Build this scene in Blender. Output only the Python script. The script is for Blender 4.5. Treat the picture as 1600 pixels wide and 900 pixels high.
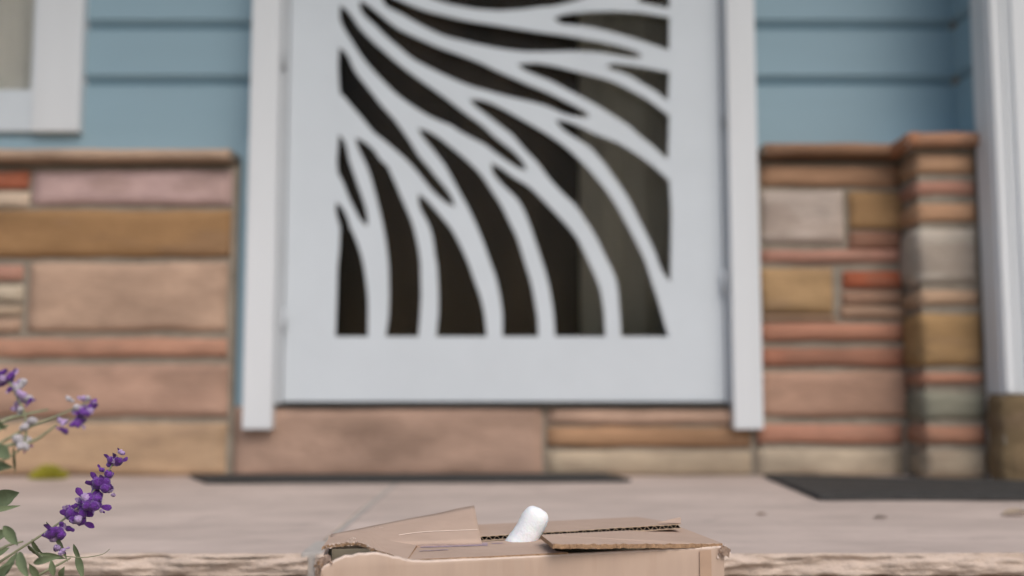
import bpy, bmesh, math, random
from mathutils import Vector, Matrix, noise
rad = math.radians
random.seed(11)
for o in list(bpy.data.objects): bpy.data.objects.remove(o)
SC = bpy.context.scene; COL = SC.collection

# ---------------------------------------------------------------- camera, sky, sun, exposure
F = 1600.0; TH = math.atan(150 / F); H = 0.21
cam = bpy.data.cameras.new('camera'); cam.lens = 36.0; cam.sensor_width = 36.0
cam.clip_start = 0.01; cam.clip_end = 500
cam.dof.use_dof = True; cam.dof.focus_distance = 1.06; cam.dof.aperture_fstop = 2.1
co = bpy.data.objects.new('camera', cam); COL.objects.link(co)
co.location = (0, 0, H); co.rotation_euler = (rad(90) + TH, 0, 0); SC.camera = co

SUN_EL, SUN_AZ = 48, 155            # azimuth clockwise from +Y: behind the camera, to the right
w = bpy.data.worlds.new('World'); SC.world = w; w.use_nodes = True
nt = w.node_tree; nt.nodes.clear()
sky = nt.nodes.new('ShaderNodeTexSky'); sky.sky_type = 'NISHITA'; sky.sun_disc = False
sky.sun_elevation = rad(SUN_EL); sky.sun_rotation = rad(SUN_AZ); sky.dust_density = 4.0; sky.air_density = 1.0; sky.ozone_density = 1.0
bg = nt.nodes.new('ShaderNodeBackground'); bg.inputs[1].default_value = 0.145
ow = nt.nodes.new('ShaderNodeOutputWorld')
nt.links.new(sky.outputs[0], bg.inputs[0]); nt.links.new(bg.outputs[0], ow.inputs[0])
sl = bpy.data.lights.new('sun', 'SUN'); sl.energy = 1.05; sl.angle = rad(50); sl.color = (1.0, 0.985, 0.965)
so = bpy.data.objects.new('sun', sl); COL.objects.link(so)
sd = Vector((math.sin(rad(SUN_AZ)) * math.cos(rad(SUN_EL)), math.cos(rad(SUN_AZ)) * math.cos(rad(SUN_EL)), math.sin(rad(SUN_EL))))
so.rotation_euler = sd.to_track_quat('Z', 'Y').to_euler()
SC.view_settings.view_transform = 'Standard'; SC.view_settings.look = 'None'
SC.view_settings.exposure = 0.0; SC.view_settings.gamma = 1.0
SC.view_settings.use_curve_mapping = False
SC.render.engine = 'CYCLES'

# ---------------------------------------------------------------- helpers
def ray(px, py):
    u, v = px - 800, 450 - py
    return Vector((u, F * math.cos(TH) - v * math.sin(TH), F * math.sin(TH) + v * math.cos(TH)))
def at(px, py, Y):
    d = ray(px, py); return Vector((0, 0, H)) + d * (Y / d.y)
def atz(px, py, z):
    d = ray(px, py); return Vector((0, 0, H)) + d * ((z - H) / d.z)
def lin(c):
    c /= 255; return c / 12.92 if c < .04045 else ((c + .055) / 1.055) ** 2.4
def S(r, g, b, k=1.0):
    c = [lin(r) * k, lin(g) * k, lin(b) * k]; y = .3 * c[0] + .6 * c[1] + .1 * c[2]
    c = [v * .84 + y * .16 for v in c]; return (c[0], c[1], c[2] * .94, 1)

def new_mat(name, color=(.5, .5, .5, 1), rough=.8, spec=.3, tint=False, mott=.15, mscale=12, bump=.0, bscale=40,
            stretch=(1, 1, 1), speck=0, sscale=200, bdist=.002, speccol=(.05, .04, .03, 1), sthr=.68):
    m = bpy.data.materials.new(name); m.use_nodes = True
    n = m.node_tree.nodes; l = m.node_tree.links; b = n['Principled BSDF']
    b.inputs['Roughness'].default_value = rough; b.inputs['Specular IOR Level'].default_value = spec
    tc = n.new('ShaderNodeTexCoord'); mp = n.new('ShaderNodeMapping'); mp.inputs['Scale'].default_value = stretch
    l.new(tc.outputs['Object'], mp.inputs[0])
    nz = n.new('ShaderNodeTexNoise'); nz.inputs['Scale'].default_value = mscale; nz.inputs['Detail'].default_value = 6
    nz.inputs['Roughness'].default_value = .65; l.new(mp.outputs[0], nz.inputs[0])
    mr = n.new('ShaderNodeMapRange'); mr.inputs[1].default_value = .3; mr.inputs[2].default_value = .7
    mr.inputs[3].default_value = 1 - mott; mr.inputs[4].default_value = 1 + mott; l.new(nz.outputs[0], mr.inputs[0])
    mx = n.new('ShaderNodeVectorMath'); mx.operation = 'SCALE'
    if tint:
        a = n.new('ShaderNodeAttribute'); a.attribute_name = 'tint'; l.new(a.outputs['Color'], mx.inputs[0])
    else: mx.inputs[0].default_value = color[:3]
    l.new(mr.outputs[0], mx.inputs['Scale'])
    out = mx.outputs[0]
    if speck:
        n2 = n.new('ShaderNodeTexNoise'); n2.inputs['Scale'].default_value = sscale; n2.inputs['Detail'].default_value = 3
        l.new(mp.outputs[0], n2.inputs[0])
        m2 = n.new('ShaderNodeMapRange'); m2.inputs[1].default_value = sthr - .03; m2.inputs[2].default_value = sthr + .05; m2.inputs[4].default_value = speck
        l.new(n2.outputs[0], m2.inputs[0])
        mm = n.new('ShaderNodeMix'); mm.data_type = 'RGBA'; mm.inputs[7].default_value = speccol
        l.new(m2.outputs[0], mm.inputs[0]); l.new(out, mm.inputs[6]); out = mm.outputs[2]
    l.new(out, b.inputs['Base Color'])
    if bump:
        n3 = n.new('ShaderNodeTexNoise'); n3.inputs['Scale'].default_value = bscale; n3.inputs['Detail'].default_value = 8
        l.new(mp.outputs[0], n3.inputs[0])
        bp = n.new('ShaderNodeBump'); bp.inputs['Strength'].default_value = bump; bp.inputs['Distance'].default_value = bdist
        l.new(n3.outputs[0], bp.inputs['Height']); l.new(bp.outputs[0], b.inputs['Normal'])
    return m

def link(name, bm, mat, parent=None, smooth=False):
    me = bpy.data.meshes.new(name); bm.normal_update(); bm.to_mesh(me); bm.free()
    if not isinstance(mat, (list, tuple)): mat = [mat]
    for m in mat: me.materials.append(m)
    if smooth:
        for p in me.polygons: p.use_smooth = True
    o = bpy.data.objects.new(name, me); COL.objects.link(o)
    if parent:
        o.parent = parent; o.matrix_parent_inverse = parent_world(parent).inverted()
    return o
def parent_world(p):
    m = Matrix.Translation(p.location) @ p.rotation_euler.to_matrix().to_4x4()
    return m if not p.parent else parent_world(p.parent) @ p.matrix_parent_inverse @ m
def empty(name, loc, label, cat, group=None):
    o = bpy.data.objects.new(name, None); COL.objects.link(o); o.location = loc; o.empty_display_size = .05
    tag(o, label, cat, group); return o
def tag(o, label=None, cat=None, group=None, kind=None):
    if label: o['label'] = label
    if cat: o['category'] = cat
    if group: o['group'] = group
    if kind: o['kind'] = kind
    return o
def box(bm, x0, x1, y0, y1, z0, z1, bev=0, tint=None):
    r = bmesh.ops.create_cube(bm, size=1)
    for v in r['verts']:
        v.co = Vector(((x0 + x1) / 2 + v.co.x * (x1 - x0), (y0 + y1) / 2 + v.co.y * (y1 - y0), (z0 + z1) / 2 + v.co.z * (z1 - z0)))
    if bev:
        es = list({e for v in r['verts'] for e in v.link_edges})
        bmesh.ops.bevel(bm, geom=es, offset=bev, segments=2, affect='EDGES', profile=.7)
def boxpx(bm, px0, px1, py0, py1, Y, depth, bev=.002):
    """a wall-plane box measured in the photo: front face on plane Y"""
    xc = (py0 + py1) / 2
    a = at(px0, xc, Y); b = at(px1, xc, Y); t = at(800, py0, Y); u = at(800, py1, Y)
    box(bm, a.x, b.x, Y, Y + depth, u.z, t.z, bev)
def fbm(p, s): return noise.fractal(p * s, 1.0, 2.0, 4)

def stone(bm, tl, rect, origin, ex, en, col, seed, rough=.0035, depth=.05):
    """one dressed stone: rect=(a0,a1,z0,z1) along ex and Z, facing en, with an uneven rounded face"""
    a0, a1, z0, z1 = rect
    na = max(4, int((a1 - a0) / .025)); nz_ = max(4, int((z1 - z0) / .012))
    g = []
    for j in range(nz_ + 1):
        row = []
        for i in range(na + 1):
            s = i / na; t = j / nz_
            s = .5 - .5 * math.cos(math.pi * s) if na < 8 else s
            a = a0 + (a1 - a0) * s; z = z0 + (z1 - z0) * t
            ed = min((a - a0), (a1 - a), (z - z0), (z1 - z)); r = .006
            back = 0 if ed > r else (r - ed) ** 2 / r * 1.3
            p = Vector((a * 1.0, z * 2.2, seed * 3.7))
            disp = fbm(p, 9) * rough
            jx = fbm(Vector((a, z, seed + 9)), 14) * .003; jz = fbm(Vector((a * .6, z, seed + 21)), 9) * .0035
            row.append(bm.verts.new(origin + ex * (a + jx) + Vector((0, 0, z + jz)) + en * (disp - back)))
        g.append(row)
    fs = []
    for j in range(nz_):
        for i in range(na):
            fs.append(bm.faces.new((g[j][i], g[j][i + 1], g[j + 1][i + 1], g[j + 1][i])))
    ring = [g[0][i] for i in range(na + 1)] + [g[j][na] for j in range(1, nz_ + 1)] + [g[nz_][i] for i in range(na - 1, -1, -1)] + [g[j][0] for j in range(nz_ - 1, 0, -1)]
    bk = [bm.verts.new(v.co - en * depth) for v in ring]
    for i in range(len(ring)):
        k = (i + 1) % len(ring); fs.append(bm.faces.new((ring[k], ring[i], bk[i], bk[k])))
    k = random.uniform(.93, 1.05)
    for f in fs:
        f.smooth = True
        for lp in f.loops: lp[tl] = (col[0] * k, col[1] * k, col[2] * k, 1)

# ---------------------------------------------------------------- materials
WHITE = new_mat('white_paint', (.60, .655, .70, 1), .45, .4, mott=.03, mscale=6, bump=.25, bscale=30, bdist=.001)
WHITE2 = new_mat('white_trim_paint', (.67, .70, .725, 1), .5, .35, mott=.05, mscale=5, bump=.3, bscale=60, stretch=(1, 1, .15), bdist=.001)
BLUE = new_mat('blue_siding_paint', (.275, .405, .48, 1), .55, .3, mott=.05, mscale=4, bump=.35, bscale=50, stretch=(.2, 1, 1), bdist=.001)
MORTAR = new_mat('mortar', (.27, .235, .19, 1), .95, .1, mott=.2, mscale=25, bump=.8, bscale=90)
STONE = new_mat('sandstone', tint=True, rough=.9, spec=.15, mott=.26, mscale=7, bump=.8, bscale=90, stretch=(.6, 1, 1.6), speck=.28, sscale=9, speccol=(.22, .15, .11, 1), bdist=.004, sthr=.56)
FLOOR = new_mat('flagstone', (.50, .42, .38, 1), .85, .2, mott=.20, mscale=6, bump=.5, bscale=55, stretch=(.5, 1, 1), speck=.4, sscale=22, speccol=(.28, .24, .22, 1), sthr=.64)
FLUTE_SHADE = new_mat('flute_shade', (.015, .013, .011, 1), .95, .05)  # near black for the flutes: shade inside the corrugation put into the colour
RUBBER = new_mat('black_rubber', (.046, .046, .045, 1), .8, .3, mott=.2, mscale=60, bump=.7, bscale=300)
STEEL = new_mat('painted_hinge', (.45, .46, .47, 1), .4, .5)

# ---------------------------------------------------------------- ground and steps (setting)
bm = bmesh.new(); bmesh.ops.create_grid(bm, x_segments=2, y_segments=2, size=150)
for v in bm.verts: v.co.z = -.30
g = link('ground', bm, new_mat('lawn', (.07, .085, .04, 1), .95, .1, mott=.3, mscale=2, bump=.6, bscale=30)); tag(g, kind='structure')
STEPM = new_mat('lower_step_concrete', (.30, .24, .20, 1), .9, .15, mott=.15, mscale=8, bump=.6, bscale=70)
bm = bmesh.new(); box(bm, -1.6, 3, .3, 1.345, -.32, -.156, .01)
tag(link('step', bm, STEPM), kind='structure')

# porch floor: big flagstones, chipped front nosing
def nosing_pt(s, x, seed):
    """profile of the broken front edge, s 0..1 from the top surface round to the underside"""
    T = .028
    e = noise.noise(Vector((x * 4, seed, 0))) * .010 + noise.noise(Vector((x * 19, seed, 3))) * .006 + noise.noise(Vector((x * 60, seed, 3))) * .002
    n1 = fbm(Vector((x * 1.3, s * .5, seed)), 16) * .006
    chip = max(0, noise.noise(Vector((x * 7 + s * 1.5, s * 2.4, seed + 5))) - .05) * .017
    y = 1.300 + e - .004 * math.sin(s * math.pi) + n1 + chip * math.sin(min(1, s * 1.3) * math.pi) ** .5 if s > 0 else 1.300 + e + .004
    z = -T * s + (.001 if s == 0 else 0) - (.002 if 0 < s < .2 else 0)
    if s == 0: z = -.0005
    return Vector((x, y, z))
bm = bmesh.new()
joint = atz(489, 862, 0).x
lines = [(-3.2, -1.35), (-1.343, joint - .004), (joint + .006, 1.28), (1.29, 3.2)]
for si, (xa, xb) in enumerate(lines):
    n = int((xb - xa) / .0055) if si in (1, 2) else 60
    cols = []
    for i in range(n + 1):
        x = xa + (xb - xa) * i / n
        pr = [nosing_pt(k / 10, x, si * 4.1) for k in range(11)]
        back = []
        y0 = pr[0].y
        for k, yy in enumerate([y0 + .006, y0 + .018, y0 + .05, y0 + .12, 1.5, 1.7, 2.0, 2.3, 2.6]):
            zz = fbm(Vector((x, yy, si)), 5) * .0014
            if k == 0: zz -= .0015 - .002 * noise.noise(Vector((x * 30, 1, 2)))
            back.append(Vector((x, yy, zz)))
        vs = [bm.verts.new(p) for p in reversed(back)] + [bm.verts.new(p) for p in pr] + [bm.verts.new((x, 1.36, -.031))]
        cols.append(vs)
    for i in range(n):
        for k in range(len(cols[0]) - 1):
            f = bm.faces.new((cols[i][k + 1], cols[i + 1][k + 1], cols[i + 1][k], cols[i][k]))
            f.smooth = True; f.material_index = 1 if k >= 9 else 0
    for c, fl in ((cols[0], 0), (cols[-1], 1)):
        f = bm.faces.new(c if fl else c[::-1]); f.material_index = 1
EDGE = new_mat('broken_stone_edge', (.56, .455, .38, 1), .95, .12, mott=.17, mscale=30, bump=1.0, bscale=120, stretch=(.7, 1, 1.2), speck=.6, sscale=7, speccol=(.22, .15, .10, 1), sthr=.60, bdist=.004)
pf = link('porch_floor', bm, [FLOOR, EDGE]); tag(pf, kind='structure')
bm = bmesh.new()
box(bm, joint - .008, joint + .010, 1.42, 2.6, -.034, -.001, .0005)
box(bm, -1.36, -1.33, 1.32, 2.6, -.034, -.003, .003); box(bm, 1.27, 1.30, 1.32, 2.6, -.034, -.003, .003)
box(bm, joint - .013, joint + .013, 1.303, 1.40, -.030, .0006, .003)
tag(link('floor_joint', bm, new_mat('grey_pointing', (.43, .405, .38, 1), .9, .1, mott=.15, mscale=40, bump=.8, bscale=120)), kind='structure')
bm = bmesh.new(); box(bm, -3.2, 3.2, 1.345, 2.9, -.32, -.036)
tag(link('step_riser', bm, new_mat('red_brick_riser', (.16, .07, .05, 1), .9, .1, mott=.3, mscale=14, bump=.6)), kind='structure')

# ---------------------------------------------------------------- house
YPOST = 2.264
YS, YW, YD, YC = 2.46, 2.37, 2.385, 2.345     # siding, stone face, door leaf, casing face
house = empty('house', (0, YS, 0), 'blue clapboard house front with sandstone base, white screen door and porch step', 'house')

def siding(bm, p0, ex, en, length, zs):
    """drop siding: flat boards with a recessed groove between, running along ex, facing en"""
    prof = []
    for z in zs:
        prof += [(z, 0.0), (z + .0005, -.022), (z + .004, -.0215), (z + .027, -.0015), (z + .028, 0)]
    for (z, d), (z2, d2) in zip(prof, prof[1:] + [(zs[-1] + .13, 0)]):
        a = p0 + en * d + Vector((0, 0, z)); b = p0 + en * d2 + Vector((0, 0, z2))
        vs = [bm.verts.new(q) for q in (a, a + ex * length, b + ex * length, b)]
        bm.faces.new(vs)
zg = at(260, 134, YS).z; pitch = at(260, 47, YS).z - zg
zs = [zg - pitch * 1.0 - .06] + [zg + pitch * i for i in range(0, 16)]
xwr = at(126, 120, YS).x - .03; xwl = xwr - .95; zwl = at(90, 205, YS).z
bm = bmesh.new(); siding(bm, Vector((xwr, YS, 0)), Vector((1, 0, 0)), Vector((0, -1, 0)), at(396, 100, YS).x + .02 - xwr, zs)
siding(bm, Vector((-3, YS, 0)), Vector((1, 0, 0)), Vector((0, -1, 0)), xwl + 3, zs)
box(bm, xwl - .002, xwr + .002, YS + .0005, YS + .02, zs[0], zwl + .012)
bmesh.ops.recalc_face_normals(bm, faces=bm.faces)
link('siding', bm, BLUE, house)['label'] = 'blue siding left of the door'
bm = bmesh.new()
xr0 = at(1180, 100, YS).x - .02; xr1 = at(1490, 100, YS).x
siding(bm, Vector((xr0, YS, 0)), Vector((1, 0, 0)), Vector((0, -1, 0)), xr1 - xr0, zs)
bmesh.ops.recalc_face_normals(bm, faces=bm.faces)
link('siding', bm, BLUE, house)['label'] = 'blue siding right of the door'
bm = bmesh.new(); siding(bm, Vector((xr1, YS, 0)), Vector((0, -1, 0)), Vector((-1, 0, 0)), YS - YPOST, zs)
o = link('side_siding', bm, BLUE, house); o['label'] = 'shaded blue siding on the short return wall by the white post'
# structural wall behind (holes left for the door and the window)
xdl, xdr = at(430, 300, YD).x, at(1142, 300, YD).x
bm = bmesh.new()
box(bm, -3, xdl - .03, YS + .02, YS + .12, -.3, .55); box(bm, xdr + .03, 3, YS + .02, YS + .12, -.3, 2.7)
box(bm, xdl - .33, xdl - .03, YS + .021, YS + .12, .551, 2.7); box(bm, xdl - .03, xdr + .03, YS + .021, YS + .12, 2.16, 2.7)
link('wall', bm, new_mat('wall_core', (.2, .2, .2, 1), .9), house)
bm = bmesh.new(); box(bm, at(371, 450, YW + .02).x, at(400, 450, YW + .02).x, YW + .024, YS - .02, -.02, at(260, 218, YW).z, .002)
o = link('corner_board', bm, BLUE, house); o['label'] = 'narrow blue strip between the stone and the door casing'
bm = bmesh.new(); box(bm, -3.3, 3.3, 1.30, 2.75, 2.45, 2.55, .01)
link('roof', bm, WHITE2, house)
bm = bmesh.new(); siding(bm, Vector((1.84, YS - .0, 0)), Vector((0, -1, 0)), Vector((-1, 0, 0)), 0.6, zs)  # unseen wing, added to darken the right side of the porch
box(bm, 1.86, 3, 1.86, YS, -.3, 2.448)
link('shade_wing', bm, BLUE, house)['label'] = 'added blue siding wall out of view that darkens the right of the porch'
tag(house)

# stones, each given by its outline in the photo (px0, px1, py0, py1, colour)
K = 1.40
left = [(-420, 42, 268, 293, (158, 88, 62)), (-420, 42, 301, 322, (172, 152, 136)), (50, 360, 266, 318, (160, 133, 133)),
        (-260, 358, 329, 400, (136, 102, 66)), (-500, -270, 329, 362, (160, 130, 110)), (-500, -270, 370, 402, (150, 118, 98)),
        (-380, 32, 416, 437, (154, 112, 98)), (-380, 32, 446, 470, (160, 146, 130)), (-380, 30, 478, 492, (150, 130, 112)), (-380, 28, 498, 516, (150, 122, 105)),
        (44, 352, 411, 516, (163, 134, 116)), (-300, 352, 530, 556, (162, 118, 98)), (-190, 354, 571, 650, (154, 122, 107)), (-500, -200, 571, 650, (150, 128, 112)),
        (-120, 350, 663, 742, (160, 132, 106)), (-500, -130, 663, 742, (150, 110, 90)), (-500, -310, 530, 556, (140, 105, 72))]
right = [(1192, 1408, 259, 289, (148, 112, 86)), (1192, 1318, 298, 377, (162, 148, 142)), (1329, 1424, 301, 356, (138, 106, 70)),
         (1329, 1412, 363, 387, (122, 86, 70)), (1192, 1412, 391, 409, (156, 112, 98)), (1192, 1302, 420, 489, (148, 118, 82)),
         (1319, 1412, 424, 448, (150, 78, 50)), (1319, 1412, 455, 474, (136, 104, 86)), (1316, 1424, 481, 497, (148, 118, 98)), (1192, 1306, 494, 500, (140, 112, 90)),
         (1190, 1416, 506, 531, (152, 104, 84)), (1190, 1418, 545, 571, (150, 98, 78)), (1190, 1424, 582, 650, (154, 120, 103)),
         (1186, 1410, 665, 693, (152, 106, 88)), (1186, 1408, 703, 744, (150, 136, 120))]
step = [(366, 846, 637, 744, (150, 122, 108)), (856, 1172, 640, 662, (152, 124, 108)), (856, 1172, 669, 697, (142, 108, 80)), (856, 1172, 706, 744, (150, 134, 116))]
def stone_panel(name, rects, px0, px1, pytop, Y, label, sd=0):
    bm = bmesh.new(); tl = bm.loops.layers.float_color.new('tint')
    for i, (a, b, t, u, c) in enumerate(rects):
        m = (t + u) / 2; A, B, T, U = at(a, m, Y), at(b, m, Y), at(800, t, Y), at(800, u, Y)
        stone(bm, tl, (A.x - .002, B.x + .002, max(U.z - .002, -.01), T.z + .002), Vector((0, Y, 0)), Vector((1, 0, 0)), Vector((0, -1, 0)), S(*c, K), i + sd)
    o = link(name, bm, STONE, house)
    if label: o['label'] = label
    bm = bmesh.new(); box(bm, at(px0, 450, Y).x, at(px1, 450, Y).x, Y + .011, Y + .085, -.02, at(800, pytop, Y).z)
    link('mortar', bm, MORTAR, o)
    return o
stone_panel('stone_base', left, -500, 366, 258, YW, 'sandstone base left of the door with a long mauve and a long ochre course')
stone_panel('stone_base', right, 1186, 1428, 252, YW, 'sandstone base right of the door with thin red courses and a grey block', 40)
stone_panel('doorstep', step, 366, 1180, 636, YW + .006, 'stone doorstep below the screen door', 80)

# the stub of wall that comes forward at the right: side face and front face
YP = 2.268; XP = at(1412, 450, YW).x - .004
pil = [(240, 270, (156, 120, 92)), (283, 304, (158, 112, 96)), (318, 346, (158, 120, 92)), (357, 441, (160, 150, 142)), (454, 477, (150, 122, 100)),
       (490, 572, (148, 116, 76)), (583, 601, (150, 104, 84)), (612, 656, (118, 116, 104)), (666, 694, (148, 104, 84)), (706, 748, (148, 134, 118))]
xe = at(1640, 450, YP).x
bm = bmesh.new(); tl = bm.loops.layers.float_color.new('tint')
for i, (t, u, c) in enumerate(pil):
    T, U = at(800, t, YP).z, max(at(800, u, YP).z, -.01)
    xs = at(1532, 450, YP).x
    stone(bm, tl, (XP + .004, xs, U, T), Vector((0, YP, 0)), Vector((1, 0, 0)), Vector((0, -1, 0)), S(*c, K), i + 120)
    stone(bm, tl, (xs + .012, xe, U, T), Vector((0, YP, 0)), Vector((1, 0, 0)), Vector((0, -1, 0)), S(150, 125, 105, K), i + 150)
    c_shade = (c[0] * .92, c[1] * .94, c[2] * .94)  # side face stones darker than the front, shade put into their tint
    stone(bm, tl, (-YW - .02, -YP - .008, U, T), Vector((XP, 0, 0)), Vector((0, -1, 0)), Vector((-1, 0, 0)), S(*c_shade, K), i + 170, depth=.03)
bmesh.ops.recalc_face_normals(bm, faces=bm.faces)
o = link('stone_base', bm, STONE, house); o['label'] = 'projecting corner of the sandstone base beside the white post'
bm = bmesh.new(); box(bm, XP + .009, xe, YP + .009, YW + .085, -.02, at(800, 226, YP).z); link('mortar', bm, MORTAR, o)

# coping slabs on the stone base
def coping(pxa, pxb, t, u, Y, ov, col, seed, label):
    bm = bmesh.new(); tl = bm.loops.layers.float_color.new('tint')
    cuts = [pxa]
    while cuts[-1] < pxb - 480: cuts.append(cuts[-1] + random.uniform(230, 420))
    cuts.append(pxb)
    for i, (a, b) in enumerate(zip(cuts, cuts[1:])):
        A, B, T, U = at(a, t, Y), at(b, t, Y), at(800, t, Y), at(800, u, Y)
        stone(bm, tl, (A.x, B.x - .003, U.z, T.z), Vector((0, Y - ov, 0)), Vector((1, 0, 0)), Vector((0, -1, 0)), S(*col, K), i + seed, depth=ov + .088)
    o = link('coping', bm, STONE, house); o['label'] = label
    bm = bmesh.new()
    box(bm, at(pxa, t, Y).x, at(pxb, t, Y).x, Y - ov + .008, Y + .085, at(800, u, Y).z + .004, at(800, t, Y).z - .002)
    link('mortar', bm, MORTAR, o)
coping(-500, 366, 237, 253, YW, .036, (164, 138, 120), 200, 'flat stone ledge under the window siding')
coping(1188, 1414, 229, 246, YW, .036, (140, 104, 80), 230, 'flat stone ledge right of the door')
bm = bmesh.new(); tl = bm.loops.layers.float_color.new('tint')
T, U = at(800, 228, YW).z + .001, at(800, 247, YW).z + .001
stone(bm, tl, (XP - .022, xe, U, T), Vector((0, YP - .026, 0)), Vector((1, 0, 0)), Vector((0, -1, 0)), S(156, 112, 86, K), 260, depth=.02)
stone(bm, tl, (-YW - .02, -YP + .024, U, T), Vector((XP - .026, 0, 0)), Vector((0, -1, 0)), Vector((-1, 0, 0)), S(160, 108, 78, K), 261, depth=.02)
box(bm, XP - .022, xe, YP - .02, YS - .01, U + .003, T - .001)
for f in bm.faces:
    for lp in f.loops:
        if lp[tl][0] == 0 or lp[tl][3] == 0: lp[tl] = S(150, 112, 88, K)
bmesh.ops.recalc_face_normals(bm, faces=bm.faces)
o = link('coping', bm, STONE, house); o['label'] = 'flat stone ledge on the projecting corner'

# ---- door casing and jambs
bm = bmesh.new()
zt = 2.2; zb = at(800, 671, YC).z
xl0, xl1 = at(386, 330, YC).x, at(431, 330, YC).x
xr_0, xr_1 = at(1141, 330, YC).x, at(1186, 330, YC).x
for a, b in ((xl0, xl1), (xr_0, xr_1)):
    box(bm, a, b, YC, YS + .02, zb, zt, .004)
box(bm, xl0, xr_1, YC + .001, YS + .02, zt + .001, zt + .09, .004)
link('door_casing', bm, WHITE2, house)
bm = bmesh.new()
zdb = at(800, 627, YD).z
xj0, xj1 = at(448, 330, YD).x, at(1128, 330, YD).x
box(bm, xl1 + .001, xj0 - .003, YD - .012, YD + .05, zdb - .008, 2.16, .003)
box(bm, xj1 + .003, xr_0 - .001, YD - .012, YD + .05, zdb - .008, 2.16, .003)
box(bm, xl1 + .001, xr_0 - .001, YD - .012, YD + .05, 2.161, 2.199, .003)
JM = new_mat('white_metal_jamb', (.53,.565,.60, 1), .4, .4, mott=.04)
o = link('door_jamb', bm, JM, house)
# dark threshold under the leaf
bm = bmesh.new(); box(bm, xl1 - .0, xr_0, YW + .002, YS + .12, at(800, 637, YW).z, at(800, 630, YW).z, .002)
link('threshold', bm, new_mat('dark_threshold', (.05, .045, .04, 1), .6, .3), house)

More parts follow.
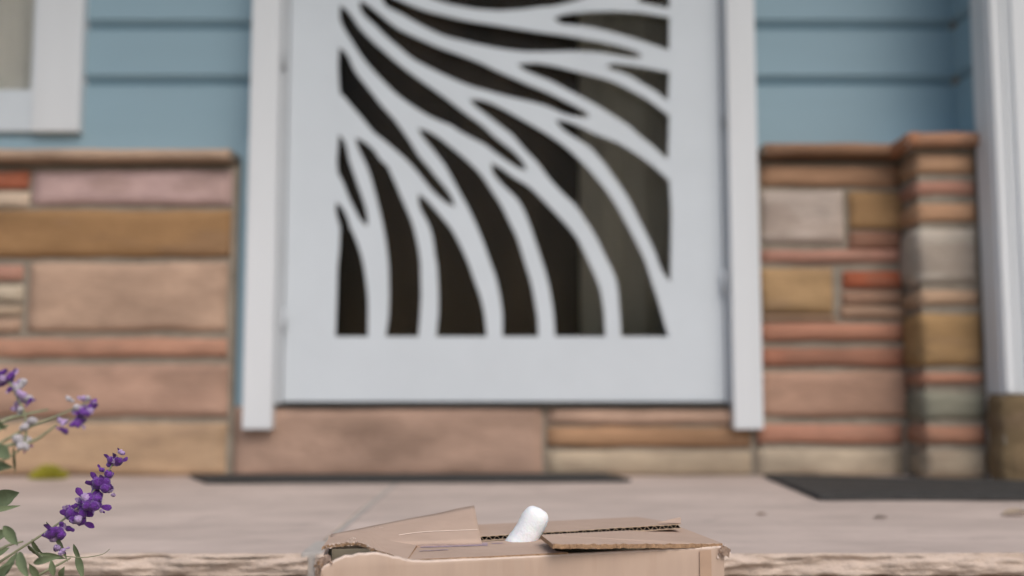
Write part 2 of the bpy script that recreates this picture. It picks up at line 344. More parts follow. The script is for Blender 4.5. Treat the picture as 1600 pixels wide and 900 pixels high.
# ---- screen door leaf: a steel plate with curved openings
holes = [
 [(534,14),(545,27),(557,45),(576,65),(595,82),(617,101),(636,116),(664,136),(695,158),(722,179),(750,199),(765,213),(781,226),(800,241),(820,263),(800,251),(777,235),(760,222),(737,210),(719,200),(707,192),(676,179),(645,160),(620,141),(595,116),(583,103),(570,87),(554,62),(541,41),(535,26)],
 [(565,6),(582,19),(600,34),(620,49),(645,61),(676,75),(700,84),(725,93),(750,103),(775,115),(800,126),(825,137),(850,147),(875,159),(897,170),(918,181),(885,174),(860,163),(837,156),(812,150),(787,144),(762,137),(737,130),(710,119),(682,106),(664,97),(645,86),(626,70),(607,54),(589,36),(572,20)],
 [(600,-6),(626,6),(645,14),(664,21),(695,29),(725,36),(762,42),(800,48),(837,54),(875,59),(900,63),(916,66),(947,72),(979,80),(1000,88),(960,81),(935,77),(897,75),(860,76),(825,76),(787,72),(750,65),(725,59),(700,53),(676,43),(651,30),(626,16),(607,6)],
 [(675,-7),(700,1),(725,6),(750,10),(781,12),(812,10),(844,6),(860,5),(880,1),(920,-10),(970,-30),(930,-38),(850,-36),(760,-33),(700,-22)],
 [(1002,-1),(1020,3),(1041,7),(1041,-30),(1020,-18)],
 [(872,29),(897,25),(922,23),(960,22),(997,24),(1030,29),(1041,31),(1041,72),(1029,68),(997,57),(966,48),(935,40),(904,35),(882,33)],
 [(950,103),(979,106),(1010,111),(1041,117),(1041,150),(1029,140),(1004,125),(979,111)],
 [(812,101),(837,103),(862,107),(891,114),(922,122),(954,131),(985,146),(1010,160),(1041,183),(1041,242),(1027,228),(1000,206),(985,192),(966,180),(941,164),(916,150),(889,136),(862,122),(837,112)],
 [(874,190),(904,202),(929,214),(960,226),(991,244),(1016,262),(1041,284),(1044,330),(1046,434),(1035,413),(1029,395),(1016,367),(1001,337),(985,306),(964,275),(945,249),(925,227),(907,215),(888,203)],
 [(739,158),(762,164),(787,176),(812,190),(835,203),(858,217),(883,235),(904,255),(922,274),(940,296),(957,320),(972,347),(987,375),(1003,408),(1014,442),(1024,472),(1035,511),(1038,521),(975,521),(974,499),(972,474),(969,443),(961,420),(950,398),(935,367),(916,337),(901,316),(886,302),(862,276),(844,252),(825,232),(806,210),(797,202),(781,190),(762,175)],
 [(772,260),(800,281),(819,292),(832,303),(850,321),(870,342),(887,361),(900,379),(915,410),(929,441),(935,462),(939,489),(941,521),(872,521),(870,493),(866,464),(859,431),(850,402),(841,375),(831,346),(819,319),(808,304),(792,289),(777,272)],
 [(658,204),(682,218),(701,233),(723,251),(747,275),(764,300),(780,325),(792,350),(804,375),(815,411),(825,443),(831,474),(835,499),(836,521),(790,521),(790,493),(786,462),(779,431),(771,409),(759,375),(746,344),(734,319),(725,303),(712,279),(698,254),(676,226)],
 [(532,80),(540,91),(547,107),(555,120),(574,144),(592,167),(610,187),(623,204),(636,223),(651,247),(664,262),(676,277),(695,300),(706,318),(690,305),(676,291),(657,267),(639,247),(620,230),(601,214),(587,203),(570,182),(551,160),(539,145),(535,138)],
 [(657,309),(676,330),(700,359),(713,382),(726,410),(737,441),(746,466),(752,493),(755,521),(687,521),(690,487),(690,456),(688,418),(685,400),(680,367),(672,344),(662,326)],
 [(560,220),(580,237),(590,252),(601,262),(607,275),(615,292),(621,307),(630,327),(640,352),(647,380),(652,412),(653,462),(651,499),(649,521),(608,521),(612,493),(613,462),(612,418),(609,387),(604,356),(597,325),(591,301),(582,270),(574,250),(567,236)],
 [(530,214),(537,233),(541,252),(549,275),(556,295),(562,312),(567,328),(571,347),(563,334),(556,320),(548,303),(539,280),(532,267),(531,250)],
 [(527,320),(537,339),(543,357),(551,375),(561,405),(567,441),(570,474),(570,521),(529,521),(531,462),(532,418),(535,387),(536,356),(532,341)],
 # above the picture
 [(531,-50),(600,-75),(700,-95),(800,-120),(900,-170),(850,-110),(760,-72),(660,-50),(580,-38)],
 [(531,-130),(620,-170),(760,-220),(900,-300),(1040,-420),(1040,-330),(960,-230),(850,-160),(700,-120),(600,-100)],
 [(560,-230),(680,-300),(800,-400),(900,-520),(880,-420),(800,-310),(700,-240)],
 [(531,-320),(620,-400),(700,-520),(740,-640),(660,-560),(560,-450),(531,-420)],
 [(1000,-110),(1040,-80),(1040,-250),(1010,-190)], [(960,-480),(1040,-560),(1040,-860),(980,-720)], [(700,-700),(760,-560),(850,-640),(900,-780),(880,-900),(780,-880)]]
cu = bpy.data.curves.new('door_leaf', 'CURVE'); cu.dimensions = '2D'; cu.fill_mode = 'BOTH'; cu.extrude = .0022; cu.bevel_depth = .0005; cu.bevel_resolution = 1
cu.resolution_u = 6
def spline(pts):
    s = cu.splines.new('POLY'); s.points.add(len(pts) - 1)
    for p, q in zip(s.points, pts): p.co = (q[0], q[1], 0, 1)
    s.use_cyclic_u = True
spline([(xj0, zdb), (xj1, zdb), (xj1, 2.158), (xj0, 2.158)])
def smooth_poly(P):
    """rounds the traced outline but keeps the sharp corners on the straight edges"""
    out = []; n = len(P)
    for i in range(n):
        a, b, c = Vector(P[i - 1]), Vector(P[i]), Vector(P[(i + 1) % n]); d = Vector(P[(i + 2) % n])
        hard = lambda p, q: (p - q).length > .12 or abs(p.x - q.x) < .004 or abs(p.y - q.y) < .004
        out.append(tuple(b))
        if hard(b, c): continue
        m0 = (c - a) * .5 if (b - a).angle(c - b, 0) < .7 else (c - b)
        m1 = (d - b) * .5 if (c - b).angle(d - c, 0) < .7 else (c - b)
        for t in (.33, .67):
            h = (2*t**3-3*t**2+1) * b + (t**3-2*t**2+t) * m0 + (-2*t**3+3*t**2) * c + (t**3-t**2) * m1
            out.append(tuple(h))
    return out
def offset_poly(P, d):
    n = len(P); area = sum(P[i - 1][0] * P[i][1] - P[i][0] * P[i - 1][1] for i in range(n)); sg = 1 if area > 0 else -1
    out = []
    for i in range(n):
        a, b, c = Vector(P[i - 1]), Vector(P[i]), Vector(P[(i + 1) % n])
        u, v = (b - a).normalized(), (c - b).normalized()
        n1, n2 = Vector((u.y, -u.x)) * sg, Vector((v.y, -v.x)) * sg
        m = n1 + n2
        if m.length < .35: m = (u - v).normalized() * 1.2; out.append(tuple(b + m * d)); continue
        m.normalize(); out.append(tuple(b + m * d / max(.6, m.dot(n1))))
    return out
for h in holes:
    if max(q[1] for q in h) < -45:      # straight upward at the same scale for the unseen top
        P = [(at(800, 0, YD).x + (q[0] - 800) * at(801, 0, YD).x, at(800, 0, YD).z + (-q[1]) * .00105) for q in h]
    else: P = [(at(q[0], q[1], YD).x, at(q[0], q[1], YD).z) for q in h]
    spline(offset_poly(smooth_poly(P), .0078))
tmp = bpy.data.objects.new('tmp', cu); COL.objects.link(tmp)
dg = bpy.context.evaluated_depsgraph_get()
me = bpy.data.meshes.new_from_object(tmp.evaluated_get(dg)); bpy.data.objects.remove(tmp)
me.name = 'door_leaf'
for v in me.vertices: v.co = Vector((v.co.x, YD + .003 - v.co.z, v.co.y))
me.flip_normals(); me.materials.clear(); me.materials.append(WHITE)
sdoor = bpy.data.objects.new('screen_door', me); COL.objects.link(sdoor); sdoor.parent = house
sdoor.matrix_parent_inverse = parent_world(house).inverted()
sdoor['label'] = 'white metal screen door with swirling leaf shaped openings'
bm = bmesh.new(); xi0, xi1, zi = at(520, 300, YD).x - .012, at(1054, 300, YD).x + .012, at(800, 522, YD).z - .012
box(bm, xj0 + .001, xi0, YD + .007, YD + .030, zdb + .001, 2.157); box(bm, xi1, xj1 - .001, YD + .007, YD + .030, zdb + .001, 2.157)
box(bm, xi0, xi1, YD + .007, YD + .030, zdb + .001, zi); box(bm, xi0, xi1, YD + .007, YD + .030, 2.06, 2.157)
link('frame', bm, WHITE, sdoor)
# raised border moulding round the grille, hinges
for px, py in ((444, 92), (444, 500), (1131, 440), (1131, 180)):
    bm = bmesh.new(); p = at(px, py, YD - .016); r = bmesh.ops.create_cone(bm, cap_ends=True, segments=12, radius1=.004, radius2=.004, depth=.055)
    bmesh.ops.translate(bm, verts=r['verts'], vec=p)
    link('hinge', bm, JM, sdoor, True)
# insect mesh/glass behind the plate, then the inner door and hall
bm = bmesh.new(); box(bm, xj0 + .01, xj1 - .01, YD + .031, YD + .035, zdb + .01, 2.15)
gm = bpy.data.materials.new('dark_glass'); gm.use_nodes = True; b = gm.node_tree.nodes['Principled BSDF']
b.inputs['Base Color'].default_value = (.93, .91, .87, 1); b.inputs['Roughness'].default_value = .08
b.inputs['Transmission Weight'].default_value = 1; b.inputs['IOR'].default_value = 1.12
link('glass', bm, gm, sdoor)
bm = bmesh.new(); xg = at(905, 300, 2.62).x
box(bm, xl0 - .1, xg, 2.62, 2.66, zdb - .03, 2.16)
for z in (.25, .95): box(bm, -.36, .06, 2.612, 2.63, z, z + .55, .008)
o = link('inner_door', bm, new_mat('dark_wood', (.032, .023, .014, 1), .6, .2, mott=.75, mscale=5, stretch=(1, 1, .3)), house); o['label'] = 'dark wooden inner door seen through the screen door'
bm = bmesh.new(); n = 40
for i in range(n):
    pass
x0, x1 = at(905, 300, 2.50).x, xr_0 + .12
vs = []
for i in range(n + 1):
    x = x0 + (x1 - x0) * i / n; y = 2.50 + .008 * math.sin(i * .8) + .004 * math.sin(i * 2.1)
    vs.append((bm.verts.new((x, y, zdb - .03)), bm.verts.new((x, y + .003, 2.16))))
for a, b_ in zip(vs, vs[1:]): bm.faces.new((a[0], b_[0], b_[1], a[1]))
bmesh.ops.solidify(bm, geom=bm.faces[:], thickness=.002)
o = link('sheet', bm, new_mat('grey_reflection', (.72, .72, .64, 1), .9, .1, mott=.12, mscale=3, stretch=(1, 1, .4)), house, True)  # its grey colour stands in for the reflection in the door glass
o['label'] = 'grey curtain standing in for the reflection on the right of the door glass'
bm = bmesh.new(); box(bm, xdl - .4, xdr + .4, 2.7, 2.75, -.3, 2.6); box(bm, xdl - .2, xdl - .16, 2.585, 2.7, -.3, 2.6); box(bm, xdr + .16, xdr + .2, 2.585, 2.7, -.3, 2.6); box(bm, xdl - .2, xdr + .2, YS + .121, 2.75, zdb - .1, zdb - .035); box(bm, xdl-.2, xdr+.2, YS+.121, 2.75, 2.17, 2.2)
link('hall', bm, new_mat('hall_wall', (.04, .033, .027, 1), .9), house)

# ---- window at the upper left
YV = 2.435
win = bpy.data.objects.new('window', None); COL.objects.link(win)
bm = bmesh.new()
zwb = at(90, 205, YV).z; xw1 = at(126, 120, YV).x; xw0 = at(52, 120, YV).x
box(bm, xw0, xw1, YV, YS + .03, zwb, 1.75, .003)
box(bm, xw0 - .95, xw0 - .84, YV, YS + .03, zwb, 1.75, .003)
box(bm, xw0 - .839, xw0 - .001, YV + .001, YS + .03, 1.64, 1.749, .003)
COL.objects.unlink(win); bpy.data.objects.remove(win)
win = link('window', bm, WHITE2, house); win['label'] = 'white framed window cut off at the upper left'
bm = bmesh.new()
zr = at(20, 138, YV).z
box(bm, xw0 - .839, xw0 - .002, YV + .010, YS + .03, zwb + .002, zr, .003)
box(bm, xw0 - .012, xw0 - .002, YV + .014, YS + .03, zr, 1.638, .002)
link('sash', bm, WHITE, win)
bm = bmesh.new(); n = 60; vs = []
for i in range(n + 1):
    x = xw0 - .84 + .84 * i / n; y = YS + .045 + .010 * math.sin(i * .95) + .004 * math.sin(i * 2.3)
    vs.append((bm.verts.new((x, y, zwb)), bm.verts.new((x, y, 1.7))))
for a, b_ in zip(vs, vs[1:]): bm.faces.new((a[0], b_[0], b_[1], a[1]))
link('sheet', bm, new_mat('beige_curtain', (.64, .63, .60, 1), .9, .1, mott=.05), win, True)
bm = bmesh.new(); box(bm, xw0 - .838, xw0 - .003, YS + .02, YS + .024, zr - .01, 1.66)
gm2 = gm.copy(); gm2.name = 'window_glass'; gm2.node_tree.nodes['Principled BSDF'].inputs['Base Color'].default_value = (.85, .85, .82, 1)
link('pane', bm, gm2, win)

bm = bmesh.new(); box(bm, -3, xdl - .42, 2.60, 2.64, .5, 2.7); box(bm, -3, xw0 - .84, 2.48, 2.60, .551, 2.7); box(bm, xw1 - .01, xdl - .331, 2.481, 2.60, .551, 2.7); box(bm, xw0 - .84, xw1 - .01, 2.482, 2.60, 1.72, 2.7)
link('room', bm, new_mat('room_wall', (.3, .28, .25, 1), .9), house)
# ---- white post at the right edge and the block below it
XF = 1.042; YPo = 2.190
zpb = at(1570, 616, YPo).z
bm = bmesh.new()
box(bm, XF, XF + .20, YPo, YP - .006, zpb, 2.449, .004)
box(bm, XF + .004, XF + .026, YPo - .014, YPo + .002, zpb + .002, 2.447, .007)
box(bm, XF + .034, XF + .040, YPo - .006, YPo + .002, zpb + .002, 2.447, .003)
box(bm, XF + .052, XF + .145, YPo - .010, YPo + .002, zpb + .002, 2.447, .004)
o = link('post', bm, WHITE2, house); o['label'] = 'white moulded porch post at the right edge of the photo'
bm = bmesh.new(); tl = bm.loops.layers.float_color.new('tint')
stone(bm, tl, (XF - .004, XF + .215, -.01, zpb - .003), Vector((0, YPo - .012, 0)), Vector((1, 0, 0)), Vector((0, -1, 0)), S(120, 100, 74, 1.1), 300, rough=.009)
stone(bm, tl, (-(YP - .006), -(YPo - .010), -.01, zpb - .003), Vector((XF - .006, 0, 0)), Vector((0, -1, 0)), Vector((-1, 0, 0)), S(115, 96, 70, 1.1), 301, rough=.006)
box(bm, XF, XF + .21, YPo - .005, YP - .006, 0, zpb - .004)
for f in bm.faces:
    for lp in f.loops:
        if lp[tl][0] == 0: lp[tl] = S(120, 100, 74, 1.1)
bmesh.ops.recalc_face_normals(bm, faces=bm.faces)
o = link('post_base', bm, STONE, house); o['label'] = 'olive brown stone block under the white post'

# ---------------------------------------------------------------- mats
def mat_obj(corners, th, label, rim):
    root = empty('door_mat', (sum(c[0] for c in corners) / 4, sum(c[1] for c in corners) / 4, 0), label, 'door mat', 'black rubber mats on the porch')
    bm = bmesh.new(); n = len(corners)
    c = Vector((sum(p[0] for p in corners) / n, sum(p[1] for p in corners) / n))
    rings = []
    for k, z in ((1.0, .002), (1.0, th * .5), (1 - rim * .15, th), ):
        rings.append([bm.verts.new((c.x + (p[0] - c.x) * k, c.y + (p[1] - c.y) * k, z)) for p in corners])
    def inset(d, z):
        out = []
        for i, p in enumerate(corners):
            a = (Vector(corners[i - 1]) - Vector(p)).normalized(); b2 = (Vector(corners[(i + 1) % n]) - Vector(p)).normalized()
            q = Vector(p) + (a + b2) * d; out.append(bm.verts.new((q.x, q.y, z)))
        return out
    rings.append(inset(.022, th)); rings.append(inset(.026, th - .003))
    for A, B in zip(rings, rings[1:]):
        for i in range(n): bm.faces.new((A[i], A[(i + 1) % n], B[(i + 1) % n], B[i]))
    bm.faces.new(rings[-1])
    bmesh.ops.recalc_face_normals(bm, faces=bm.faces)
    link('mat_base', bm, RUBBER, root)
    bm = bmesh.new()                                   # raised ribs
    xa, xb = min(p[0] for p in corners) + .05, max(p[0] for p in corners) - .05
    ya, yb = max(corners[0][1], corners[1][1]) + .04, min(corners[2][1], corners[3][1]) - .04
    y = ya
    while y < yb:
        t = (y - corners[0][1]) / (corners[3][1] - corners[0][1])
        l_ = corners[0][0] + (corners[3][0] - corners[0][0]) * t + .04; r_ = corners[1][0] + (corners[2][0] - corners[1][0]) * t - .04
        box(bm, l_, r_, y, y + .006, th - .004, th + .001, .0015); y += .014
    link('rib', bm, RUBBER, root)['kind'] = 'stuff'
    return root
P = lambda px, py: tuple(atz(px, py, 0).xy)
a = P(1281, 783); bmt = P(1190, 746)
mat_obj([a, (1.75, a[1] - .004), (1.75, 1.96), (.565, 2.325)], .010,
        'wide black rubber mat lying before the stone corner and white post', .02)
# short runner continuing the mat to the wall is the same mat in the photo; the strip before the door is another mat
mat_obj([P(322, 757), P(986, 754), P(946, 744.5), P(296, 746)], .008, 'thin black rubber mat lying before the stone doorstep', .02)

# ---------------------------------------------------------------- cardboard box
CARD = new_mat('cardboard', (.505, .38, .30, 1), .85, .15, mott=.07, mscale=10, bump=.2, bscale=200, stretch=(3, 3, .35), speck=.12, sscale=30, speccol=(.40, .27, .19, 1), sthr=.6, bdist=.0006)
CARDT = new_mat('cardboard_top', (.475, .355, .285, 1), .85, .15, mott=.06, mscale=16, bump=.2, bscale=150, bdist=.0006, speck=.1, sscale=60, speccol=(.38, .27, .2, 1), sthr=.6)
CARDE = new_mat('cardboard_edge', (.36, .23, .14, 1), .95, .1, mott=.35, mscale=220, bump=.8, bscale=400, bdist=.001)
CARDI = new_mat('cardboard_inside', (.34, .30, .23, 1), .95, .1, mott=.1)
FLUTE = new_mat('flute_edge', (.50, .38, .27, 1), .95, .1, mott=.2, mscale=200)
FUZZ = new_mat('torn_paper', (.66, .54, .46, 1), .95, .1, mott=.1, mscale=120)
INK = new_mat('purple_ink', (.37, .29, .33, 1), .8, .2, mott=.25, mscale=150)
ZT = .044
FL = atz(502, 884, ZT); FR = atz(1131, 853, ZT)
ex = (FR - FL).normalized(); ey = Vector((-ex.y, ex.x, 0)); ez = Vector((0, 0, 1)); BWd = (FR - FL).length; BD = .195; BH = ZT + .156
broot = empty('cardboard_box', (FL + ex * BWd / 2 + ey * BD / 2 - ez * BH), 'opened brown cardboard box with torn flaps in front of the porch edge', 'box')
L = lambda u, v, z=0: FL + ex * u + ey * v + ez * z     # local frame of the box
def plate(bm, pts, th=.0035, mi=(0, 1), sub=0):
    """slab over polygon pts (3D, counter-clockwise from above), th thick downwards; mi = faces, edge material"""
    n = len(pts); nrm = Vector((0, 0, 0))
    for i in range(n): nrm += (pts[i] - pts[0]).cross(pts[(i + 1) % n] - pts[0])
    nrm.normalize()
    if nrm.z < 0: nrm = -nrm
    t = [bm.verts.new(p) for p in pts]; b2 = [bm.verts.new(p - nrm * th) for p in pts]
    f = bm.faces.new(t); f.material_index = mi[0]; f = bm.faces.new(b2[::-1]); f.material_index = mi[0]
    for i in range(n):
        f = bm.faces.new((t[(i + 1) % n], t[i], b2[i], b2[(i + 1) % n])); f.material_index = mi[1]
def rough_edge(a, b2, n, amp, seed):
    out = []
    for i in range(n + 1):
        t = i / n; p = a.lerp(b2, t)
        if 0 < i < n: p = p + Vector((noise.noise(Vector((t * 37, seed, 1))) * amp, noise.noise(Vector((t * 41, seed, 7))) * amp, noise.noise(Vector((t * 29, seed, 4))) * amp * .6))
        out.append(p)
    return out
# front wall with its torn, arched top at the left
bm = bmesh.new(); n = 130
top = []
prof = [(0, -.003), (.005, .001), (.012, .0045), (.020, .0075), (.034, .0095), (.050, .0098), (.062, .007), (.074, .0035), (.086, .001), (.10, 0), (BWd, 0)]
def pl(x):
    for (a, y0), (b2, y1) in zip(prof, prof[1:]):
        if x <= b2: return y0 + (y1 - y0) * (x - a) / (b2 - a)
    return 0
cols = []
for i in range(n + 1):
    x = BWd * i / n; z = pl(x) + noise.noise(Vector((x * 160, 0, 0))) * (.0016 if x < .086 else .00025)
    bow = -.0012 * math.sin(x / BWd * math.pi) + noise.noise(Vector((x * 14, 2, 0))) * .0012
    rows = []
    for zz in (-BH, -BH * .75, -BH * .5, -.04, -.015, -.004):
        rows.append(bm.verts.new(L(x, bow * (1 + zz / BH) + noise.noise(Vector((x * 10, zz * 14, 5))) * .0013, zz)))
    rows.append(bm.verts.new(L(x, bow + .0003, z - .0018))); rows.append(bm.verts.new(L(x, bow + .0014, z - .0003)))
    rows.append(bm.verts.new(L(x, bow + .0038, z)))
    rows.append(bm.verts.new(L(x, bow + .0045, z - .002))); rows.append(bm.verts.new(L(x, .005, -BH)))
    cols.append(rows)
for i in range(n):
    for k in range(len(cols[0]) - 1):
        f = bm.faces.new((cols[i][k], cols[i + 1][k], cols[i + 1][k + 1], cols[i][k + 1])); f.smooth = True
        f.material_index = 2 if k in (6, 7) else 0
        if k == 9: f.material_index = 1
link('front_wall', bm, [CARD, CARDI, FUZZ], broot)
bm = bmesh.new()
def wallp(u0, v0, u1, v1):
    a, b2 = L(u0, v0), L(u1, v1); d = (b2 - a).normalized(); nn = Vector((-d.y, d.x, 0)) * .004
    vs = [bm.verts.new(q + z * ez) for z in (-BH, 0) for q in (a, b2, b2 + nn, a + nn)]
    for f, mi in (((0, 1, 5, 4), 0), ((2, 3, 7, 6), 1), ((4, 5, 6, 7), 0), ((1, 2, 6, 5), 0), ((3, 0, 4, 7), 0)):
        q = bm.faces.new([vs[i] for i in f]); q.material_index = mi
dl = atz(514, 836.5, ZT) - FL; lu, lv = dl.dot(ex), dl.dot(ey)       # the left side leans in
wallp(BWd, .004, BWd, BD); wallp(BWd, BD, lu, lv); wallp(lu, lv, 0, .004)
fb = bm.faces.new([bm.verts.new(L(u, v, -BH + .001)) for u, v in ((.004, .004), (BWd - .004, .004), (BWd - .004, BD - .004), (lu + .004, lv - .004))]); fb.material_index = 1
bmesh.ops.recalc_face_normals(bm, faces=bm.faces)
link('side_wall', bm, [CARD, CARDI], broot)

def corr(name, A, B, C, D, th=.0052, pitch=.0086, label=None, edge_mat=1):
    """corrugated flap: A-B is the cut edge that shows the flutes, D-C the far edge (A,B,C,D seen from above)"""
    bm = bmesh.new(); N = (B - A).cross(D - A).normalized(); N = N if N.z > 0 else -N
    Ln = (B - A).length; n = int(Ln / pitch * 10); lt = .0006
    def pt(s, t, h): return (A.lerp(B, s)).lerp(D.lerp(C, s), t) + N * h
    for h0, h1 in ((-lt, 0), (-th, -th + lt)):
        m = 60; cc = []
        for i in range(m + 1):
            s = i / m; w_ = noise.noise(Vector((s * 24, h0 * 900, 3))) * .0005 ; j = noise.noise(Vector((s * 60, h0 * 500, 9))) * .006
            j -= .012 if h0 < -.001 else 0
            cc.append([bm.verts.new(pt(s, j, h1 + w_)), bm.verts.new(pt(s, .5, h1)), bm.verts.new(pt(s, 1, h1)), bm.verts.new(pt(s, 1, h0)), bm.verts.new(pt(s, .5, h0)), bm.verts.new(pt(s, j, h0 + w_))])
        for i in range(m):
            for k in range(6):
                f = bm.faces.new((cc[i][k], cc[i + 1][k], cc[i + 1][(k + 1) % 6], cc[i][(k + 1) % 6])); f.material_index = 2 if k == 5 else 0
        for c_ in (cc[0], cc[-1]): bm.faces.new(c_)
    prev = None
    for i in range(n + 1):
        s = i / n; h = -th / 2 + (th / 2 - lt) * math.sin(i / 10 * 2 * math.pi) * .98
        pr = [bm.verts.new(pt(s, .004, h + .00035)), bm.verts.new(pt(s, 1, h + .0002)), bm.verts.new(pt(s, 1, h - .0003)), bm.verts.new(pt(s, .004, h - .00035))]
        if prev:
            for k in range(4):
                f = bm.faces.new((prev[k], pr[k], pr[(k + 1) % 4], prev[(k + 1) % 4])); f.material_index = 1 if k != 3 else 2
        prev = pr
    bmesh.ops.recalc_face_normals(bm, faces=bm.faces)
    o = link(name, bm, [CARDT, FLUTE_SHADE, FLUTE], broot)
    if label: o['label'] = label
    return o
# back flap: folded in, its fluted cut edge faces the viewer
zA = ZT + .005
A = atz(748, 838, zA + .001); B = atz(1064, 818.5, ZT + .0145)
C = L(BWd - .012, BD + .001, .006); D = L(.13, BD + .001, .004)
fb_ = corr('back_flap', A, B, C, D, label='rear flap with its fluted cut edge showing')
# its peeled corner
bm = bmesh.new()
q = [B + Vector((-.026, .002, .001)), B + Vector((.000, -.001, .001)), B + Vector((.0005, .004, .0065)), B + Vector((-.005, .006, .0055)), B + Vector((-.016, .006, .003))]
plate(bm, q, .0007, (0, 0)); link('peeled_corner', bm, CARDT, fb_)
# front flap: lies over the front, left part
bm = bmesh.new()
hz = .0012
e1 = [atz(634, 874.5, ZT + hz - .0006), L(.16, -.0002, hz), L(.24, .0002, hz)]
p_front = e1 + [atz(869, 861, ZT + hz), atz(848, 841, ZT + hz + .002), atz(760, 846, ZT + hz), atz(700, 848, ZT + hz), atz(652, 850, ZT + hz)]
plate(bm, p_front, .004)
o = link('front_flap', bm, [CARDT, CARDE], broot)
bm = bmesh.new()
for (x0, y0, x1, y1, w_) in ((657, 853, 762, 850, 5), (768, 849, 786, 848.4, .9), (655, 861, 700, 858.5, .8)):
    seg = 14; top_, bot = [], []
    for i in range(seg + 1):
        t = i / seg; x = x0 + (x1 - x0) * t; y = y0 + (y1 - y0) * t
        top_.append(bm.verts.new(atz(x, y - w_ / 2 + random.uniform(-.25, .25), ZT + hz + .0004)))
        bot.append(bm.verts.new(atz(x, y + w_ / 2 + random.uniform(-.25, .25), ZT + hz + .0004)))
    for i in range(seg): bm.faces.new((bot[i], bot[i + 1], top_[i + 1], top_[i]))
link('ink_stripe', bm, INK, o)
# torn piece of the front flap, lifted over the hole
def Q(px, py, h): return atz(px, py, ZT + h)
torn = [(503, 855, .009), (510, 852, .010), (521, 850.5, .0105), (534, 849, .011), (550, 847.5, .0105), (561, 848, .010), (572, 851, .009), (580, 856, .0075), (588, 859.5, .006), (602, 863.5, .0045), (617, 868.5, .003), (624, 872, .002), (636, 875, .0014)]
bm = bmesh.new()
tv0 = [Q(*t) for t in torn]; tv = []
for k_, (a_, b_) in enumerate(zip(tv0, tv0[1:])): tv += rough_edge(a_, b_, 5, .0022, k_ + 2)[:-1]
tv.append(tv0[-1])
back = [Q(652, 850.5, .0035), Q(622, 835, .008), Q(596, 822, .012), Q(586, 824, .012), Q(572, 832, .0118), Q(545, 834, .0118), Q(515, 840, .0108)]
plate(bm, tv + back, .0030)
o = link('torn_flap', bm, [CARDT, CARDE], broot); o['label'] = 'torn front corner flap lifted off the box'
bm = bmesh.new()
for i in range(160):      # frayed paper along the tear
    k = random.random() * (len(tv) - 1); i0 = int(k); p = tv[i0].lerp(tv[i0 + 1], k - i0) + Vector((0, 0, random.uniform(-.003, .0008)))
    s = random.uniform(.0008, .0026)
    vs = [bm.verts.new(p + Vector((random.uniform(-s, s), random.uniform(-s, .3 * s), random.uniform(-s * .6, s * .6)))) for _ in range(3)]
    bm.faces.new(vs)
link('torn_edge', bm, FUZZ, o); bm = bmesh.new()
for i in range(34):
    k = random.random(); p = Q(592 + random.uniform(-7, 7), 823 + random.uniform(-2, 3), .0128); s = .0014
    bm.faces.new([bm.verts.new(p + Vector((random.uniform(-s, s), random.uniform(-s, s), random.uniform(-s * .3, s)))) for _ in range(3)])
link('torn_edge', bm, FUZZ, o); bm = bmesh.new()
for i in range(26):
    p = Q(549 + random.uniform(-5, 5), 843 + random.uniform(-2, 6), .0115); s = .0016
    bm.faces.new([bm.verts.new(p + Vector((random.uniform(-s, s), random.uniform(-s, s), random.uniform(-s * .3, s * 1.4)))) for _ in range(3)])
link('torn_edge', bm, FUZZ, o)
# left flap, raised like a tent behind the torn piece
bm = bmesh.new()
yA, yB = 1.085, 1.165
pF0 = Q(514, 853, .006); pF1 = Q(753, 849, .0025); pB1 = at(741, 790, 1.185); pB0 = at(517, 834.5, 1.10)
nx, ny = 24, 8; grid = []
for j in range(ny + 1):
    row = []
    for i in range(nx + 1):
        s, t = i / nx, j / ny
        p = pF0.lerp(pF1, s).lerp(pB0.lerp(pB1, s), t)
        p = p + Vector((0, 0, .003 * math.sin(s * 3.1) * math.sin(t * 3.1) * .5 + noise.noise(Vector((s * 5, t * 4, 2))) * .0012))
        row.append(p)
    grid.append(row)
tv_ = [[bm.verts.new(p) for p in r] for r in grid]; bv_ = [[bm.verts.new(p + Vector((.0002, .0022, -.0034))) for p in r] for r in grid]
for j in range(ny):
    for i in range(nx):
        f = bm.faces.new((tv_[j][i], tv_[j][i + 1], tv_[j + 1][i + 1], tv_[j + 1][i])); f.smooth = True
        f = bm.faces.new((bv_[j][i], bv_[j + 1][i], bv_[j + 1][i + 1], bv_[j][i + 1]))
rim = [(0, i) for i in range(nx + 1)] + [(j, nx) for j in range(1, ny + 1)] + [(ny, i) for i in range(nx - 1, -1, -1)] + [(j, 0) for j in range(ny - 1, 0, -1)]
for a, b2 in zip(rim, rim[1:] + rim[:1]):
    f = bm.faces.new((tv_[b2[0]][b2[1]], tv_[a[0]][a[1]], bv_[a[0]][a[1]], bv_[b2[0]][b2[1]])); f.material_index = 1
o = link('side_flap', bm, [CARDT, FUZZ], broot); o['label'] = 'raised left flap with a pale crease line'
bm = bmesh.new(); seg = 30; pa = []
for i in range(seg + 1):
    s = .45 + .54 * i / seg; t = .34 + .06 * math.sin(s * 12) * .5 + (s - .5) * .04
    k = min(ny - 1, int(t * ny)); i0 = min(nx - 1, int(s * nx)); fs, ft = s * nx - i0, t * ny - k
    p = grid[k][i0].lerp(grid[k][i0 + 1], fs).lerp(grid[k + 1][i0].lerp(grid[k + 1][i0 + 1], fs), ft)
    pa.append((bm.verts.new(p + Vector((0, -.0006, .0004))), bm.verts.new(p + Vector((0, .0001, .0010)))))
for a, b2 in zip(pa, pa[1:]): bm.faces.new((a[0], b2[0], b2[1], a[1]))
link('crease', bm, FUZZ, o)
